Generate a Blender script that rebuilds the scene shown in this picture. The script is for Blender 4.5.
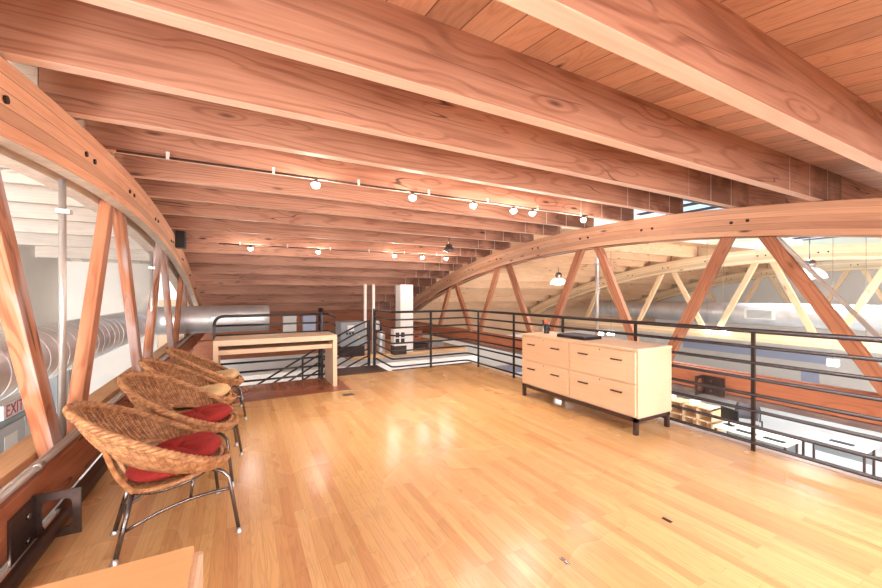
import bpy, bmesh, math, random
from mathutils import Vector, Matrix
for o in list(bpy.data.objects): bpy.data.objects.remove(o, do_unlink=True)
random.seed(7)
SC = bpy.context.scene
COL = SC.collection
R = math.radians
PI = math.pi

# ---------------------------------------------------------------- camera
cam = bpy.data.cameras.new('camera'); camo = bpy.data.objects.new('camera', cam); COL.objects.link(camo)
H = 1.38
camo.location = (0, 0, H); camo.rotation_euler = (R(90), 0, R(-28.03))
cam.sensor_width = 36; cam.lens = 377.5/882*36; cam.clip_start = .03; cam.clip_end = 200
SC.camera = camo
SC.view_settings.view_transform = 'Standard'
SC.view_settings.look = 'None'
SC.view_settings.gamma = 1
SC.view_settings.use_curve_mapping = False
SC.view_settings.exposure = 0.86

# ---------------------------------------------------------------- world
w = bpy.data.worlds.new('sky'); SC.world = w; w.use_nodes = True
nt = w.node_tree; nt.nodes.clear()
wo = nt.nodes.new('ShaderNodeOutputWorld'); bg = nt.nodes.new('ShaderNodeBackground')
tc = nt.nodes.new('ShaderNodeTexCoord'); sp = nt.nodes.new('ShaderNodeSeparateXYZ'); rp = nt.nodes.new('ShaderNodeValToRGB')
nt.links.new(tc.outputs['Generated'], sp.inputs[0]); nt.links.new(sp.outputs['Z'], rp.inputs[0])
rp.color_ramp.elements[0].color = (1, .97, .94, 1); rp.color_ramp.elements[0].position = .0
rp.color_ramp.elements[1].color = (.44, .60, .82, 1); rp.color_ramp.elements[1].position = .24
nt.links.new(rp.outputs[0], bg.inputs[0]); bg.inputs[1].default_value = 1.15
nt.links.new(bg.outputs[0], wo.inputs[0])

def area(name, loc, rot, sx, sy, power, color):
    l = bpy.data.lights.new(name, 'AREA'); l.shape = 'RECTANGLE'; l.size = sx; l.size_y = sy
    l.energy = power; l.color = color
    o = bpy.data.objects.new(name, l); COL.objects.link(o); o.location = loc; o.rotation_euler = rot
    return o
# unseen area fill added in front of the rear wall, not a window
area('daylight_front', (3.2, -3.1, .75), (R(80), 0, 0), 6.5, 1.1, 130, (.93, .96, 1))
def down(loc, tgt, e, size, col, soft):
    l = bpy.data.lights.new('downlight', 'SPOT'); l.energy = e; l.spot_size = R(size); l.spot_blend = 1; l.color = col; l.shadow_soft_size = soft
    o = bpy.data.objects.new('downlight', l); COL.objects.link(o); o.location = loc
    o.rotation_euler = (Vector(tgt)-Vector(loc)).to_track_quat('-Z', 'Y').to_euler()
for x, e in ((.6, 60), (2.0, 125), (3.3, 180)):      # unseen spots added behind the camera for bounce off the floor
    down((x, -.4, 1.95), (x+.2, 1.6, 0), e, 125, (.88, .93, 1), .3)
area('daylight_left', (-1.95, -3.0, .0), (R(90), 0, R(16)), 1.6, 3.4, 900, (.96, .98, 1))  # added fill to brighten the left bay, out of view
area('daylight_below', (13, -3.0, -.5), (R(90), 0, R(-40)), 12, 4.0, 800, (.98, .99, 1))  # another added fill, unseen, for the lower hall and its far wall
sun = bpy.data.lights.new('sun', 'SUN'); sun.energy = 14; sun.angle = R(55); sun.color = (1, .98, .95)
suno = bpy.data.objects.new('sun', sun); COL.objects.link(suno); suno.location = (9, 5, 12)
suno.rotation_euler = (R(-4), R(22), 0)

# ---------------------------------------------------------------- materials
def newmat(name):
    m = bpy.data.materials.new(name); m.use_nodes = True
    return m, m.node_tree, m.node_tree.nodes['Principled BSDF']
def lin(c):
    return tuple(((x/255)/12.92 if x/255 <= .04045 else ((x/255+.055)/1.055)**2.4) for x in c) + (1,)
def plain(name, c, rough=.5, metal=0, noise=0.0, nscale=8, bump=0, spec=.5):
    m, t, b = newmat(name)
    b.inputs['Roughness'].default_value = rough; b.inputs['Metallic'].default_value = metal
    b.inputs['Specular IOR Level'].default_value = spec
    c = lin(c)
    b.inputs['Base Color'].default_value = c
    if noise or bump:
        co = t.nodes.new('ShaderNodeTexCoord'); n = t.nodes.new('ShaderNodeTexNoise')
        n.inputs['Scale'].default_value = nscale; n.inputs['Detail'].default_value = 4
        t.links.new(co.outputs['Object'], n.inputs['Vector'])
        if noise:
            r = t.nodes.new('ShaderNodeValToRGB')
            r.color_ramp.elements[0].position = .3; r.color_ramp.elements[1].position = .7
            r.color_ramp.elements[0].color = tuple(x*(1-noise) for x in c[:3])+(1,)
            r.color_ramp.elements[1].color = tuple(min(1, x*(1+noise)) for x in c[:3])+(1,)
            t.links.new(n.outputs['Fac'], r.inputs[0]); t.links.new(r.outputs[0], b.inputs['Base Color'])
        if bump:
            bu = t.nodes.new('ShaderNodeBump'); bu.inputs['Strength'].default_value = bump; bu.inputs['Distance'].default_value = .01
            t.links.new(n.outputs['Fac'], bu.inputs['Height']); t.links.new(bu.outputs[0], b.inputs['Normal'])
    return m
def math_(t, op, a, b=None, clamp=False):
    n = t.nodes.new('ShaderNodeMath'); n.operation = op; n.use_clamp = clamp
    for i, v in enumerate((a, b)):
        if v is None: continue
        if isinstance(v, (int, float)): n.inputs[i].default_value = v
        else: t.links.new(v, n.inputs[i])
    return n.outputs[0]
def mixc(t, fac, a, b, blend='MIX'):
    n = t.nodes.new('ShaderNodeMix'); n.data_type = 'RGBA'; n.blend_type = blend
    if isinstance(fac, (int, float)): n.inputs[0].default_value = fac
    else: t.links.new(fac, n.inputs[0])
    for i, v in ((6, a), (7, b)):
        if isinstance(v, tuple): n.inputs[i].default_value = v
        else: t.links.new(v, n.inputs[i])
    return n.outputs[2]
def mapr(t, v, a, b, c=0, d=1):
    n = t.nodes.new('ShaderNodeMapRange'); n.inputs[1].default_value = a; n.inputs[2].default_value = b
    n.inputs[3].default_value = c; n.inputs[4].default_value = d
    t.links.new(v, n.inputs[0]); return n.outputs[0]
def wood(name, light, dark, knot=None, rough=.55, ring=.6, knots=True, lam=0, vary=.25, plank=0, weather=0, scale=1, stain=False):
    """grain runs along the x of the mesh attribute 'gc'"""
    m, t, b = newmat(name)
    light = lin(light); dark = lin(dark); knot = lin(knot) if knot else tuple(x*.3 for x in dark[:3])+(1,)
    at = t.nodes.new('ShaderNodeAttribute'); at.attribute_name = 'gc'
    oi = t.nodes.new('ShaderNodeObjectInfo')
    off = t.nodes.new('ShaderNodeVectorMath'); off.operation = 'SCALE'; off.inputs[0].default_value = (31, 17, 23)
    t.links.new(oi.outputs['Random'], off.inputs['Scale'])
    base = t.nodes.new('ShaderNodeVectorMath'); base.operation = 'ADD'
    t.links.new(at.outputs['Vector'], base.inputs[0]); t.links.new(off.outputs[0], base.inputs[1])
    vec = base.outputs[0]
    lines = None; ptone = None
    if plank:      # planks side by side across y, each with its own offset and tone
        s = t.nodes.new('ShaderNodeSeparateXYZ'); t.links.new(at.outputs['Vector'], s.inputs[0])
        q = math_(t, 'DIVIDE', s.outputs['Y'], plank)
        fl = math_(t, 'FLOOR', q); fr = math_(t, 'FRACT', q)
        wn = t.nodes.new('ShaderNodeTexWhiteNoise'); wn.noise_dimensions = '1D'; t.links.new(fl, wn.inputs['W'])
        ptone = wn.outputs['Value']
        o2 = t.nodes.new('ShaderNodeVectorMath'); o2.operation = 'MULTIPLY_ADD'
        t.links.new(wn.outputs['Color'], o2.inputs[0]); o2.inputs[1].default_value = (9, 9, 9); t.links.new(vec, o2.inputs[2])
        vec = o2.outputs[0]
        d = math_(t, 'ABSOLUTE', math_(t, 'SUBTRACT', fr, .5))
        lines = mapr(t, d, .475, .49)
    if lam:
        s = t.nodes.new('ShaderNodeSeparateXYZ'); t.links.new(at.outputs['Vector'], s.inputs[0])
        wob = t.nodes.new('ShaderNodeTexNoise'); wob.inputs['Scale'].default_value = .9; t.links.new(at.outputs['Vector'], wob.inputs['Vector'])
        q = math_(t, 'DIVIDE', s.outputs['Z'], lam)
        fl = math_(t, 'FLOOR', q); fr = math_(t, 'FRACT', q)
        wn = t.nodes.new('ShaderNodeTexWhiteNoise'); wn.noise_dimensions = '1D'; t.links.new(fl, wn.inputs['W'])
        ptone = wn.outputs['Value']
        o2 = t.nodes.new('ShaderNodeVectorMath'); o2.operation = 'MULTIPLY_ADD'
        t.links.new(wn.outputs['Color'], o2.inputs[0]); o2.inputs[1].default_value = (9, 9, 9); t.links.new(vec, o2.inputs[2])
        vec = o2.outputs[0]
        d = math_(t, 'ABSOLUTE', math_(t, 'SUBTRACT', fr, .5))
        lines = math_(t, 'MULTIPLY', mapr(t, d, .465, .49), mapr(t, wob.outputs['Fac'], .35, .55))
    def mp(sx, sy, sz):
        n = t.nodes.new('ShaderNodeVectorMath'); n.operation = 'MULTIPLY'
        n.inputs[1].default_value = (sx*scale, sy*scale, sz*scale); t.links.new(vec, n.inputs[0]); return n.outputs[0]
    n1 = t.nodes.new('ShaderNodeTexNoise'); n1.inputs['Scale'].default_value = 1; n1.inputs['Detail'].default_value = 1.5; n1.inputs['Distortion'].default_value = .4
    t.links.new(mp(.17, 2.8, 2.8), n1.inputs['Vector'])
    # knots bend the rings round them
    vo = t.nodes.new('ShaderNodeTexVoronoi'); vo.inputs['Scale'].default_value = 1
    t.links.new(mp(1.5, 5.6, 5.6), vo.inputs['Vector'])
    kd = vo.outputs['Distance']
    bend = mapr(t, kd, 0, .42, .08, 0) if knots else None
    v = math_(t, 'ADD', n1.outputs['Fac'], bend) if knots else n1.outputs['Fac']
    rings = math_(t, 'SINE', math_(t, 'MULTIPLY', v, 120))
    rings = mapr(t, rings, .35, 1.0)
    n2 = t.nodes.new('ShaderNodeTexNoise'); n2.inputs['Scale'].default_value = 1; n2.inputs['Detail'].default_value = 3
    t.links.new(mp(2.5, 70, 70), n2.inputs['Vector'])
    n3 = t.nodes.new('ShaderNodeTexNoise'); n3.inputs['Scale'].default_value = 1; n3.inputs['Detail'].default_value = 2
    t.links.new(mp(.8, 2.0, 2.0), n3.inputs['Vector'])
    f = math_(t, 'ADD', math_(t, 'MULTIPLY', rings, ring*.55), math_(t, 'MULTIPLY', mapr(t, n2.outputs['Fac'], .3, .7), .3))
    f = math_(t, 'ADD', f, mapr(t, n3.outputs['Fac'], .3, .75, -.15, .4), True)
    c = mixc(t, f, light, dark)
    if knots:
        # only a few of the cells carry a knot
        sk = t.nodes.new('ShaderNodeSeparateColor'); t.links.new(vo.outputs['Color'], sk.inputs[0])
        on = math_(t, 'GREATER_THAN', sk.outputs[0], .58)
        kk = math_(t, 'MULTIPLY', mapr(t, kd, .05, .14, 1, 0), on)
        c = mixc(t, math_(t, 'MULTIPLY', kk, .92), c, knot)
    if knots and not plank and not lam:      # drying cracks that follow the grain
        nc = t.nodes.new('ShaderNodeTexNoise'); nc.inputs['Scale'].default_value = 1; nc.inputs['Detail'].default_value = 2; t.links.new(mp(.35, 4.5, 4.5), nc.inputs['Vector'])
        nm_ = t.nodes.new('ShaderNodeTexNoise'); nm_.inputs['Scale'].default_value = 1; t.links.new(mp(1.1, 1.5, 1.5), nm_.inputs['Vector'])
        ck = math_(t, 'MULTIPLY', mapr(t, math_(t, 'ABSOLUTE', math_(t, 'SUBTRACT', nc.outputs['Fac'], .5)), .002, .006, 1, 0), mapr(t, nm_.outputs['Fac'], .5, .58))
        c = mixc(t, math_(t, 'MULTIPLY', ck, .8), c, knot)
    if weather:
        nw = t.nodes.new('ShaderNodeTexNoise'); nw.inputs['Scale'].default_value = 1; t.links.new(mp(1.3, 5, 5), nw.inputs['Vector'])
        c = mixc(t, mapr(t, nw.outputs['Fac'], .46, .58, 0, weather), c, lin((190, 172, 168)))
    if stain:      # old water stains near the ends that sit on the right truss
        ss = t.nodes.new('ShaderNodeSeparateXYZ'); t.links.new(at.outputs['Vector'], ss.inputs[0])
        ns = t.nodes.new('ShaderNodeTexNoise'); ns.inputs['Scale'].default_value = 1; t.links.new(mp(2.2, 3, 3), ns.inputs['Vector'])
        sm = math_(t, 'MULTIPLY', mapr(t, ss.outputs['X'], 2.1, 2.7), mapr(t, ns.outputs['Fac'], .38, .55))
        c = mixc(t, math_(t, 'MULTIPLY', sm, .7), c, (.13, .05, .03, 1))
        fx_ = math_(t, 'FRACT', math_(t, 'ADD', math_(t, 'MULTIPLY', ss.outputs['X'], 2.1), oi.outputs['Random']))
        dr_ = math_(t, 'MULTIPLY', math_(t, 'LESS_THAN', fx_, .035), math_(t, 'GREATER_THAN', ss.outputs['X'], 2.2))
        c = mixc(t, math_(t, 'MULTIPLY', dr_, .6), c, (.75, .66, .62, 1))
    tone = math_(t, 'ADD', math_(t, 'MULTIPLY', oi.outputs['Random'], vary), 1-vary/2)
    if ptone: tone = math_(t, 'MULTIPLY', tone, mapr(t, ptone, 0, 1, .82, 1.12))
    hs = t.nodes.new('ShaderNodeHueSaturation'); t.links.new(c, hs.inputs['Color']); t.links.new(tone, hs.inputs['Value'])
    c = hs.outputs[0]
    if lines is not None: c = mixc(t, math_(t, 'MULTIPLY', lines, .8), c, tuple(x*.12 for x in dark[:3])+(1,))
    t.links.new(c, b.inputs['Base Color']); b.inputs['Roughness'].default_value = rough
    b.inputs['Specular IOR Level'].default_value = .3
    bu = t.nodes.new('ShaderNodeBump'); bu.inputs['Strength'].default_value = .06; bu.inputs['Distance'].default_value = .004
    t.links.new(f, bu.inputs['Height']); t.links.new(bu.outputs[0], b.inputs['Normal'])
    return m

M = {}
M['joist'] = wood('fir_joist', (196, 144, 118), (128, 74, 52), (52, 28, 24), ring=.6, vary=.14, stain=True)
M['sawn'] = wood('rough_sawn_underside', (236, 206, 186), (208, 164, 140), (120, 80, 66), knots=False, ring=.3, vary=.06)  # paler joist tone that puts bright lower edges into the colour
M['deck'] = wood('ceiling_boards', (220, 178, 154), (178, 126, 102), (80, 46, 38), plank=.205, ring=.4)
M['white_joist'] = wood('whitewashed_joist', (236, 224, 212), (204, 186, 170), (130, 106, 94), ring=.35, vary=.16)
M['white_deck'] = wood('whitewashed_boards', (226, 218, 208), (205, 190, 176), plank=.205, ring=.3, knots=False)
M['pale_joist'] = wood('pale_joist', (230, 190, 152), (200, 148, 110), (140, 90, 60), ring=.45, vary=.16)
M['pale_deck'] = wood('pale_boards', (226, 190, 156), (202, 156, 120), plank=.205, ring=.35, knots=False)
M['chord'] = wood('laminated_chord', (230, 180, 146), (198, 134, 102), (80, 40, 26), lam=.075, ring=.35)
M['pale_chord'] = wood('pale_laminated_chord', (236, 208, 170), (216, 176, 132), (130, 84, 50), lam=.075, ring=.3)
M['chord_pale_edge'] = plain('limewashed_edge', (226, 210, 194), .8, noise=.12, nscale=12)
M['web'] = wood('truss_web', (196, 134, 100), (148, 84, 56), (70, 36, 24), ring=.8)
M['web_worn'] = wood('worn_truss_web', (196, 134, 100), (146, 84, 56), (70, 36, 24), ring=.9, weather=.75)
M['pale_web'] = wood('pale_truss_web', (236, 204, 164), (216, 170, 124), (140, 90, 50), ring=.5)
M['bottom'] = wood('bottom_chord_wood', (186, 118, 84), (146, 80, 54), (60, 30, 20), ring=.5)
M['ledge'] = wood('ledge_wood', (226, 186, 142), (200, 148, 104), knots=False, ring=.5)
M['maple'] = wood('maple_veneer', (226, 196, 164), (210, 176, 142), knots=False, ring=.28, rough=.35, vary=.05)
M['birch'] = wood('birch_ply', (224, 190, 156), (206, 168, 132), knots=False, ring=.25, rough=.4, vary=.05)
M['tabletop'] = wood('oak_tabletop', (216, 168, 118), (206, 154, 104), knots=False, ring=.2, rough=.45, vary=.02)
M['dark_step'] = wood('dark_step', (80, 52, 44), (52, 34, 30), knots=False, ring=.4, rough=.35)
M['steel'] = plain('black_steel', (84, 66, 60), .38, .55, noise=.2, nscale=30)
M['rail'] = plain('dark_railing_steel', (46, 35, 32), .42, .25)
M['chrome'] = plain('worn_chrome', (150, 146, 146), .25, .9)
M['leg'] = plain('chair_steel', (120, 112, 112), .25, .9)
M['foot'] = plain('chair_foot', (190, 180, 172), .3, .7)
M['galv'] = plain('galvanised_steel', (222, 222, 224), .42, .7, noise=.12, nscale=3, bump=.1)
M['conduit'] = plain('conduit', (196, 190, 184), .35, .6)
M['white'] = plain('white_paint', (238, 234, 228), .7)
M['wall'] = plain('wall_paint', (240, 234, 226), .85, noise=.02, nscale=2)
M['lower_floor'] = plain('pale_concrete', (164, 161, 157), .5, noise=.05, nscale=1)
M['cream'] = plain('cream_curb', (236, 232, 206), .8)
M['black'] = plain('black_plastic', (28, 26, 28), .35)
M['grey'] = plain('grey_enamel', (150, 156, 160), .4, .2)
M['grey_door'] = plain('grey_door_paint', (196, 194, 194), .6)
M['ledger'] = plain('weathered_ledger', (128, 106, 98), .6, noise=.2)
M['wall_bright'] = plain('bright_wall_paint', (250, 247, 242), .85)
M['sill'] = plain('pale_sill', (206, 198, 192), .4)
M['red'] = plain('red_cushion_fabric', (150, 32, 28), .85, noise=.15, nscale=60, bump=.15)
M['beige'] = plain('beige_cushion_fabric', (206, 176, 130), .9, noise=.1, nscale=60, bump=.15)
M['blue'] = plain('blue_paint', (192, 202, 230), .7)
M['redpaint'] = plain('red_paint', (214, 96, 74), .7)
M['signred'] = plain('sign_red', (196, 40, 52), .5)
M['glass_blue'] = plain('monitor_glass', (70, 74, 84), .15)
M['fabric_grey'] = plain('office_mesh', (92, 88, 94), .8, noise=.2, nscale=80)
M['brass'] = plain('yellow_label', (232, 196, 80), .5)
M['handle'] = plain('bronze_handle', (60, 40, 34), .35, .5)
M['bolt'] = plain('bolt_head', (54, 40, 36), .5, .5)
M['darkbox'] = plain('dark_recess', (60, 44, 40), .8)
def wicker(name, c1, c2):
    m, t, b = newmat(name)
    co = t.nodes.new('ShaderNodeTexCoord'); n = t.nodes.new('ShaderNodeTexNoise'); n.inputs['Scale'].default_value = 28; n.inputs['Detail'].default_value = 3
    t.links.new(co.outputs['Object'], n.inputs['Vector'])
    r = t.nodes.new('ShaderNodeValToRGB'); r.color_ramp.elements[0].position = .35; r.color_ramp.elements[1].position = .65
    r.color_ramp.elements[0].color = lin(c1); r.color_ramp.elements[1].color = lin(c2)
    t.links.new(n.outputs['Fac'], r.inputs[0]); t.links.new(r.outputs[0], b.inputs['Base Color'])
    b.inputs['Roughness'].default_value = .45
    return m
M['wicker'] = wicker('honey_wicker', (146, 94, 58), (192, 142, 96))
M['weave'] = wicker('woven_honey_wicker', (156, 102, 64), (198, 148, 102))
def weave_lines():
    t = M['weave'].node_tree; b = t.nodes['Principled BSDF']; src = b.inputs['Base Color'].links[0].from_socket
    at = t.nodes.new('ShaderNodeAttribute'); at.attribute_name = 'gc'; sx = t.nodes.new('ShaderNodeSeparateXYZ'); t.links.new(at.outputs['Vector'], sx.inputs[0])
    d = math_(t, 'ABSOLUTE', math_(t, 'SUBTRACT', math_(t, 'FRACT', sx.outputs['X']), .5))
    f = math_(t, 'MULTIPLY', mapr(t, d, .34, .5), .75)
    t.links.new(mixc(t, f, src, (.13, .05, .018, 1)), b.inputs['Base Color'])
weave_lines()
def emis(name, c, s):
    m, t, b = newmat(name); b.inputs['Emission Color'].default_value = lin(c); b.inputs['Emission Strength'].default_value = s
    b.inputs['Base Color'].default_value = lin(c); return m
M['bulb'] = emis('halogen_bulb', (255, 244, 224), 60)
M['led'] = emis('hall_lamp', (255, 250, 240), 14)  # glow of the blocks that imitate lamp reflections
M['signlit'] = plain('sign_face', (246, 240, 238), .4)
def glassmat(name, tint, gl=.12):
    m = bpy.data.materials.new(name); m.use_nodes = True; t = m.node_tree; t.nodes.clear()
    o = t.nodes.new('ShaderNodeOutputMaterial'); mx = t.nodes.new('ShaderNodeMixShader'); mx.inputs[0].default_value = gl
    tr = t.nodes.new('ShaderNodeBsdfTransparent'); tr.inputs[0].default_value = tint
    g = t.nodes.new('ShaderNodeBsdfGlossy'); g.inputs['Roughness'].default_value = .03
    t.links.new(tr.outputs[0], mx.inputs[1]); t.links.new(g.outputs[0], mx.inputs[2]); t.links.new(mx.outputs[0], o.inputs[0])
    return m
M['skyglass'] = glassmat('skylight_glass', (.9, .95, 1, 1), .06)
M['lampglass'] = plain('lamp_glass', (236, 238, 240), .12); M['lampglass'].node_tree.nodes['Principled BSDF'].inputs['Alpha'].default_value = .55
def floormat(name, ramp):
    m, t, b = newmat(name)
    co = t.nodes.new('ShaderNodeTexCoord'); mp = t.nodes.new('ShaderNodeMapping'); mp.inputs['Rotation'].default_value = (0, 0, R(90))
    t.links.new(co.outputs['Object'], mp.inputs[0])
    br = t.nodes.new('ShaderNodeTexBrick'); br.inputs['Scale'].default_value = 1
    br.inputs['Brick Width'].default_value = .95; br.inputs['Row Height'].default_value = .062; br.inputs['Mortar Size'].default_value = .0011
    br.inputs['Mortar Smooth'].default_value = .3; br.offset = .37; br.offset_frequency = 3; br.inputs['Bias'].default_value = 0
    br.inputs['Color1'].default_value = (0, 0, 0, 1); br.inputs['Color2'].default_value = (1, 1, 1, 1); br.inputs['Mortar'].default_value = (.5, .5, .5, 1)
    t.links.new(mp.outputs[0], br.inputs['Vector'])
    r = t.nodes.new('ShaderNodeValToRGB'); t.links.new(br.outputs['Color'], r.inputs[0])
    e = r.color_ramp.elements; e[0].position = 0; e[1].position = 1
    e[0].color = lin(ramp[0]); e[1].color = lin(ramp[-1])
    for i, c in enumerate(ramp[1:-1]):
        k = e.new((i+1)/(len(ramp)-1)); k.color = lin(c)
    # grain per board
    ml = t.nodes.new('ShaderNodeVectorMath'); ml.operation = 'MULTIPLY'; ml.inputs[1].default_value = (1, 13, 1)
    t.links.new(mp.outputs[0], ml.inputs[0])
    ad = t.nodes.new('ShaderNodeVectorMath'); ad.operation = 'MULTIPLY_ADD'
    t.links.new(br.outputs['Color'], ad.inputs[0]); ad.inputs[1].default_value = (37, 23, 11); t.links.new(ml.outputs[0], ad.inputs[2])
    n1 = t.nodes.new('ShaderNodeTexNoise'); n1.inputs['Scale'].default_value = 1.4; n1.inputs['Detail'].default_value = 1; t.links.new(ad.outputs[0], n1.inputs['Vector'])
    rg = mapr(t, math_(t, 'SINE', math_(t, 'MULTIPLY', n1.outputs['Fac'], 60)), .1, 1)
    m2 = t.nodes.new('ShaderNodeVectorMath'); m2.operation = 'MULTIPLY'; m2.inputs[1].default_value = (3, 160, 1); t.links.new(mp.outputs[0], m2.inputs[0])
    n2 = t.nodes.new('ShaderNodeTexNoise'); n2.inputs['Scale'].default_value = 1; n2.inputs['Detail'].default_value = 3; t.links.new(m2.outputs[0], n2.inputs['Vector'])
    g = math_(t, 'ADD', math_(t, 'MULTIPLY', rg, .28), mapr(t, n2.outputs['Fac'], .35, .75, 0, .3), True)
    c = mixc(t, g, r.outputs[0], (.62, .56, .5, 1), 'MULTIPLY')
    c = mixc(t, math_(t, 'MULTIPLY', br.outputs['Fac'], .45), c, (.16, .07, .03, 1))
    t.links.new(c, b.inputs['Base Color']); b.inputs['Roughness'].default_value = .27
    b.inputs['Specular IOR Level'].default_value = .45
    n4 = t.nodes.new('ShaderNodeTexNoise'); n4.inputs['Scale'].default_value = 1.2; t.links.new(co.outputs['Object'], n4.inputs['Vector'])
    t.links.new(mapr(t, n4.outputs['Fac'], .3, .7, .2, .33), b.inputs['Roughness'])
    return m
M['floor'] = floormat('oak_strip_floor', [(194, 142, 94), (208, 162, 108), (212, 168, 114), (214, 172, 118), (198, 148, 98), (218, 176, 124)])
M['floor_dark'] = floormat('dark_strip_floor', [(128, 72, 50), (146, 84, 56), (156, 92, 62), (136, 78, 54)])

# ---------------------------------------------------------------- mesh helpers
class MB:
    def __init__(s): s.bm = bmesh.new(); s.g = s.bm.verts.layers.float_vector.new('gc'); s.mi = 0; s.smooth = False
    def _v(s, co, g=None):
        v = s.bm.verts.new(co); v[s.g] = g if g is not None else co; return v
    def _f(s, vs, smooth=False):
        try: f = s.bm.faces.new(vs)
        except ValueError: return None
        f.material_index = s.mi; f.smooth = smooth; return f
    def box(s, x0, y0, z0, x1, y1, z1, axis='x', bev=0):
        t = bmesh.new()
        bmesh.ops.create_cube(t, size=1)
        for v in t.verts: v.co = Vector(((x0+x1)/2+v.co.x*(x1-x0), (y0+y1)/2+v.co.y*(y1-y0), (z0+z1)/2+v.co.z*(z1-z0)))
        if bev: bmesh.ops.bevel(t, geom=t.edges[:], offset=bev, segments=2, affect='EDGES', profile=.6)
        return s._merge(t, axis)
    def _merge(s, t, axis='x', mat=None, smooth=False):
        mp = {}
        for v in t.verts:
            c = v.co.copy()
            g = c if axis == 'x' else (Vector((c.y, c.x, c.z)) if axis == 'y' else Vector((c.z, c.x, c.y)))
            if mat is not None: c = mat @ c
            mp[v] = s._v(c, g)
        for f in t.faces:
            s._f([mp[v] for v in f.verts], smooth)
        t.free(); return s
    def bar(s, p0, p1, wd, dp, up=(0, 0, 1), bev=0):
        """rectangular bar from p0 to p1, grain along it; wd across, dp along up"""
        p0, p1 = Vector(p0), Vector(p1); L = (p1-p0).length
        x = (p1-p0).normalized(); y = Vector(up).cross(x).normalized(); z = x.cross(y)
        m = Matrix((x, y, z)).transposed().to_4x4(); m.translation = p0
        t = bmesh.new(); bmesh.ops.create_cube(t, size=1)
        for v in t.verts: v.co = Vector(((v.co.x+.5)*L, v.co.y*wd, v.co.z*dp))
        if bev: bmesh.ops.bevel(t, geom=t.edges[:], offset=bev, segments=1, affect='EDGES')
        return s._merge(t, 'x', m)
    def tube(s, pts, r, n=8, closed=False, cap=True, gs=None):
        pts = [Vector(p) for p in pts]; N = len(pts); rings = []
        rr = r if hasattr(r, '__len__') else [r]*N
        prev = None
        for i, p in enumerate(pts):
            if closed: d = pts[(i+1) % N]-pts[i-1]
            else: d = pts[min(i+1, N-1)]-pts[max(i-1, 0)]
            d.normalize()
            if prev is None:
                a = Vector((0, 0, 1)) if abs(d.z) < .9 else Vector((1, 0, 0))
                prev = a.cross(d).normalized()
            y = (prev-d*prev.dot(d)).normalized(); prev = y; z = d.cross(y)
            rings.append([s._v(p+y*rr[i]*math.cos(k*2*PI/n)+z*rr[i]*math.sin(k*2*PI/n), gs[i] if gs else None) for k in range(n)])
        for i in range(N if closed else N-1):
            a, b = rings[i], rings[(i+1) % N]
            for k in range(n): s._f([a[k], a[(k+1) % n], b[(k+1) % n], b[k]], True)
        if cap and not closed:
            s._f(rings[0][::-1]); s._f(rings[-1])
        return s
    def cyl(s, p0, p1, r, n=16, r2=None): return s.tube([p0, p1], [r, r if r2 is None else r2], n)
    def lathe(s, prof, c=(0, 0, 0), n=24):
        rings = []
        for r, z in prof: rings.append([s._v((c[0]+r*math.cos(k*2*PI/n), c[1]+r*math.sin(k*2*PI/n), c[2]+z)) for k in range(n)])
        for a, b in zip(rings, rings[1:]):
            for k in range(n): s._f([a[k], a[(k+1) % n], b[(k+1) % n], b[k]], True)
        s._f(rings[0][::-1]); s._f(rings[-1]); return s
    def grid(s, P, closed_u=False, smooth=True, flip=False):
        V = [[s._v(p) for p in row] for row in P]
        nu = len(V)
        for i in range(nu if closed_u else nu-1):
            for j in range(len(V[0])-1):
                q = [V[i][j], V[(i+1) % nu][j], V[(i+1) % nu][j+1], V[i][j+1]]
                s._f(q[::-1] if flip else q, smooth)
        return V
    def build(s, name, mat, parent=None, loc=None, fix=True):
        bmesh.ops.remove_doubles(s.bm, verts=s.bm.verts, dist=1e-6) if False else None
        if fix: bmesh.ops.recalc_face_normals(s.bm, faces=s.bm.faces)
        me = bpy.data.meshes.new(name); s.bm.to_mesh(me); s.bm.free()
        for m in (mat if isinstance(mat, (list, tuple)) else [mat]): me.materials.append(m)
        o = bpy.data.objects.new(name, me); COL.objects.link(o)
        if parent: o.parent = parent
        if loc is not None: o.location = loc
        return o
def tag(o, label, cat=None, group=None, kind=None):
    if label: o['label'] = label
    if cat: o['category'] = cat
    if group: o['group'] = group
    if kind: o['kind'] = kind
    return o
def struct(o): o['kind'] = 'structure'; return o
def empty(name, loc=(0, 0, 0), rz=0):
    o = bpy.data.objects.new(name, None); COL.objects.link(o); o.location = loc; o.rotation_euler = (0, 0, rz); o.empty_display_size = .1
    return o
def copy_tree(o, parent=None):
    c = o.copy(); COL.objects.link(c); c.parent = parent
    for ch in list(o.children): copy_tree(ch, c)
    return c
def box(name, a, b, mat, parent=None, axis='x', bev=.003):
    """box between world corners; the object's origin sits at its base centre when it has no parent"""
    cx, cy, cz = ((a[0]+b[0])/2, (a[1]+b[1])/2, min(a[2], b[2])) if parent is None else (0, 0, 0)
    x0, x1 = sorted((a[0], b[0])); y0, y1 = sorted((a[1], b[1])); z0, z1 = sorted((a[2], b[2]))
    return MB().box(x0-cx, y0-cy, z0-cz, x1-cx, y1-cy, z1-cz, axis, bev).build(name, mat, parent, (cx, cy, cz))

# ---------------------------------------------------------------- roof geometry
def zb(y): return 2.62-.0215*(y-4.8)**2          # underside of the joists = top of the trusses
YEND = 12.75; YST = -3.2
TR = [-1.15, 5.86, 12.76, 19.66]                 # truss planes
JD = .36
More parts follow.
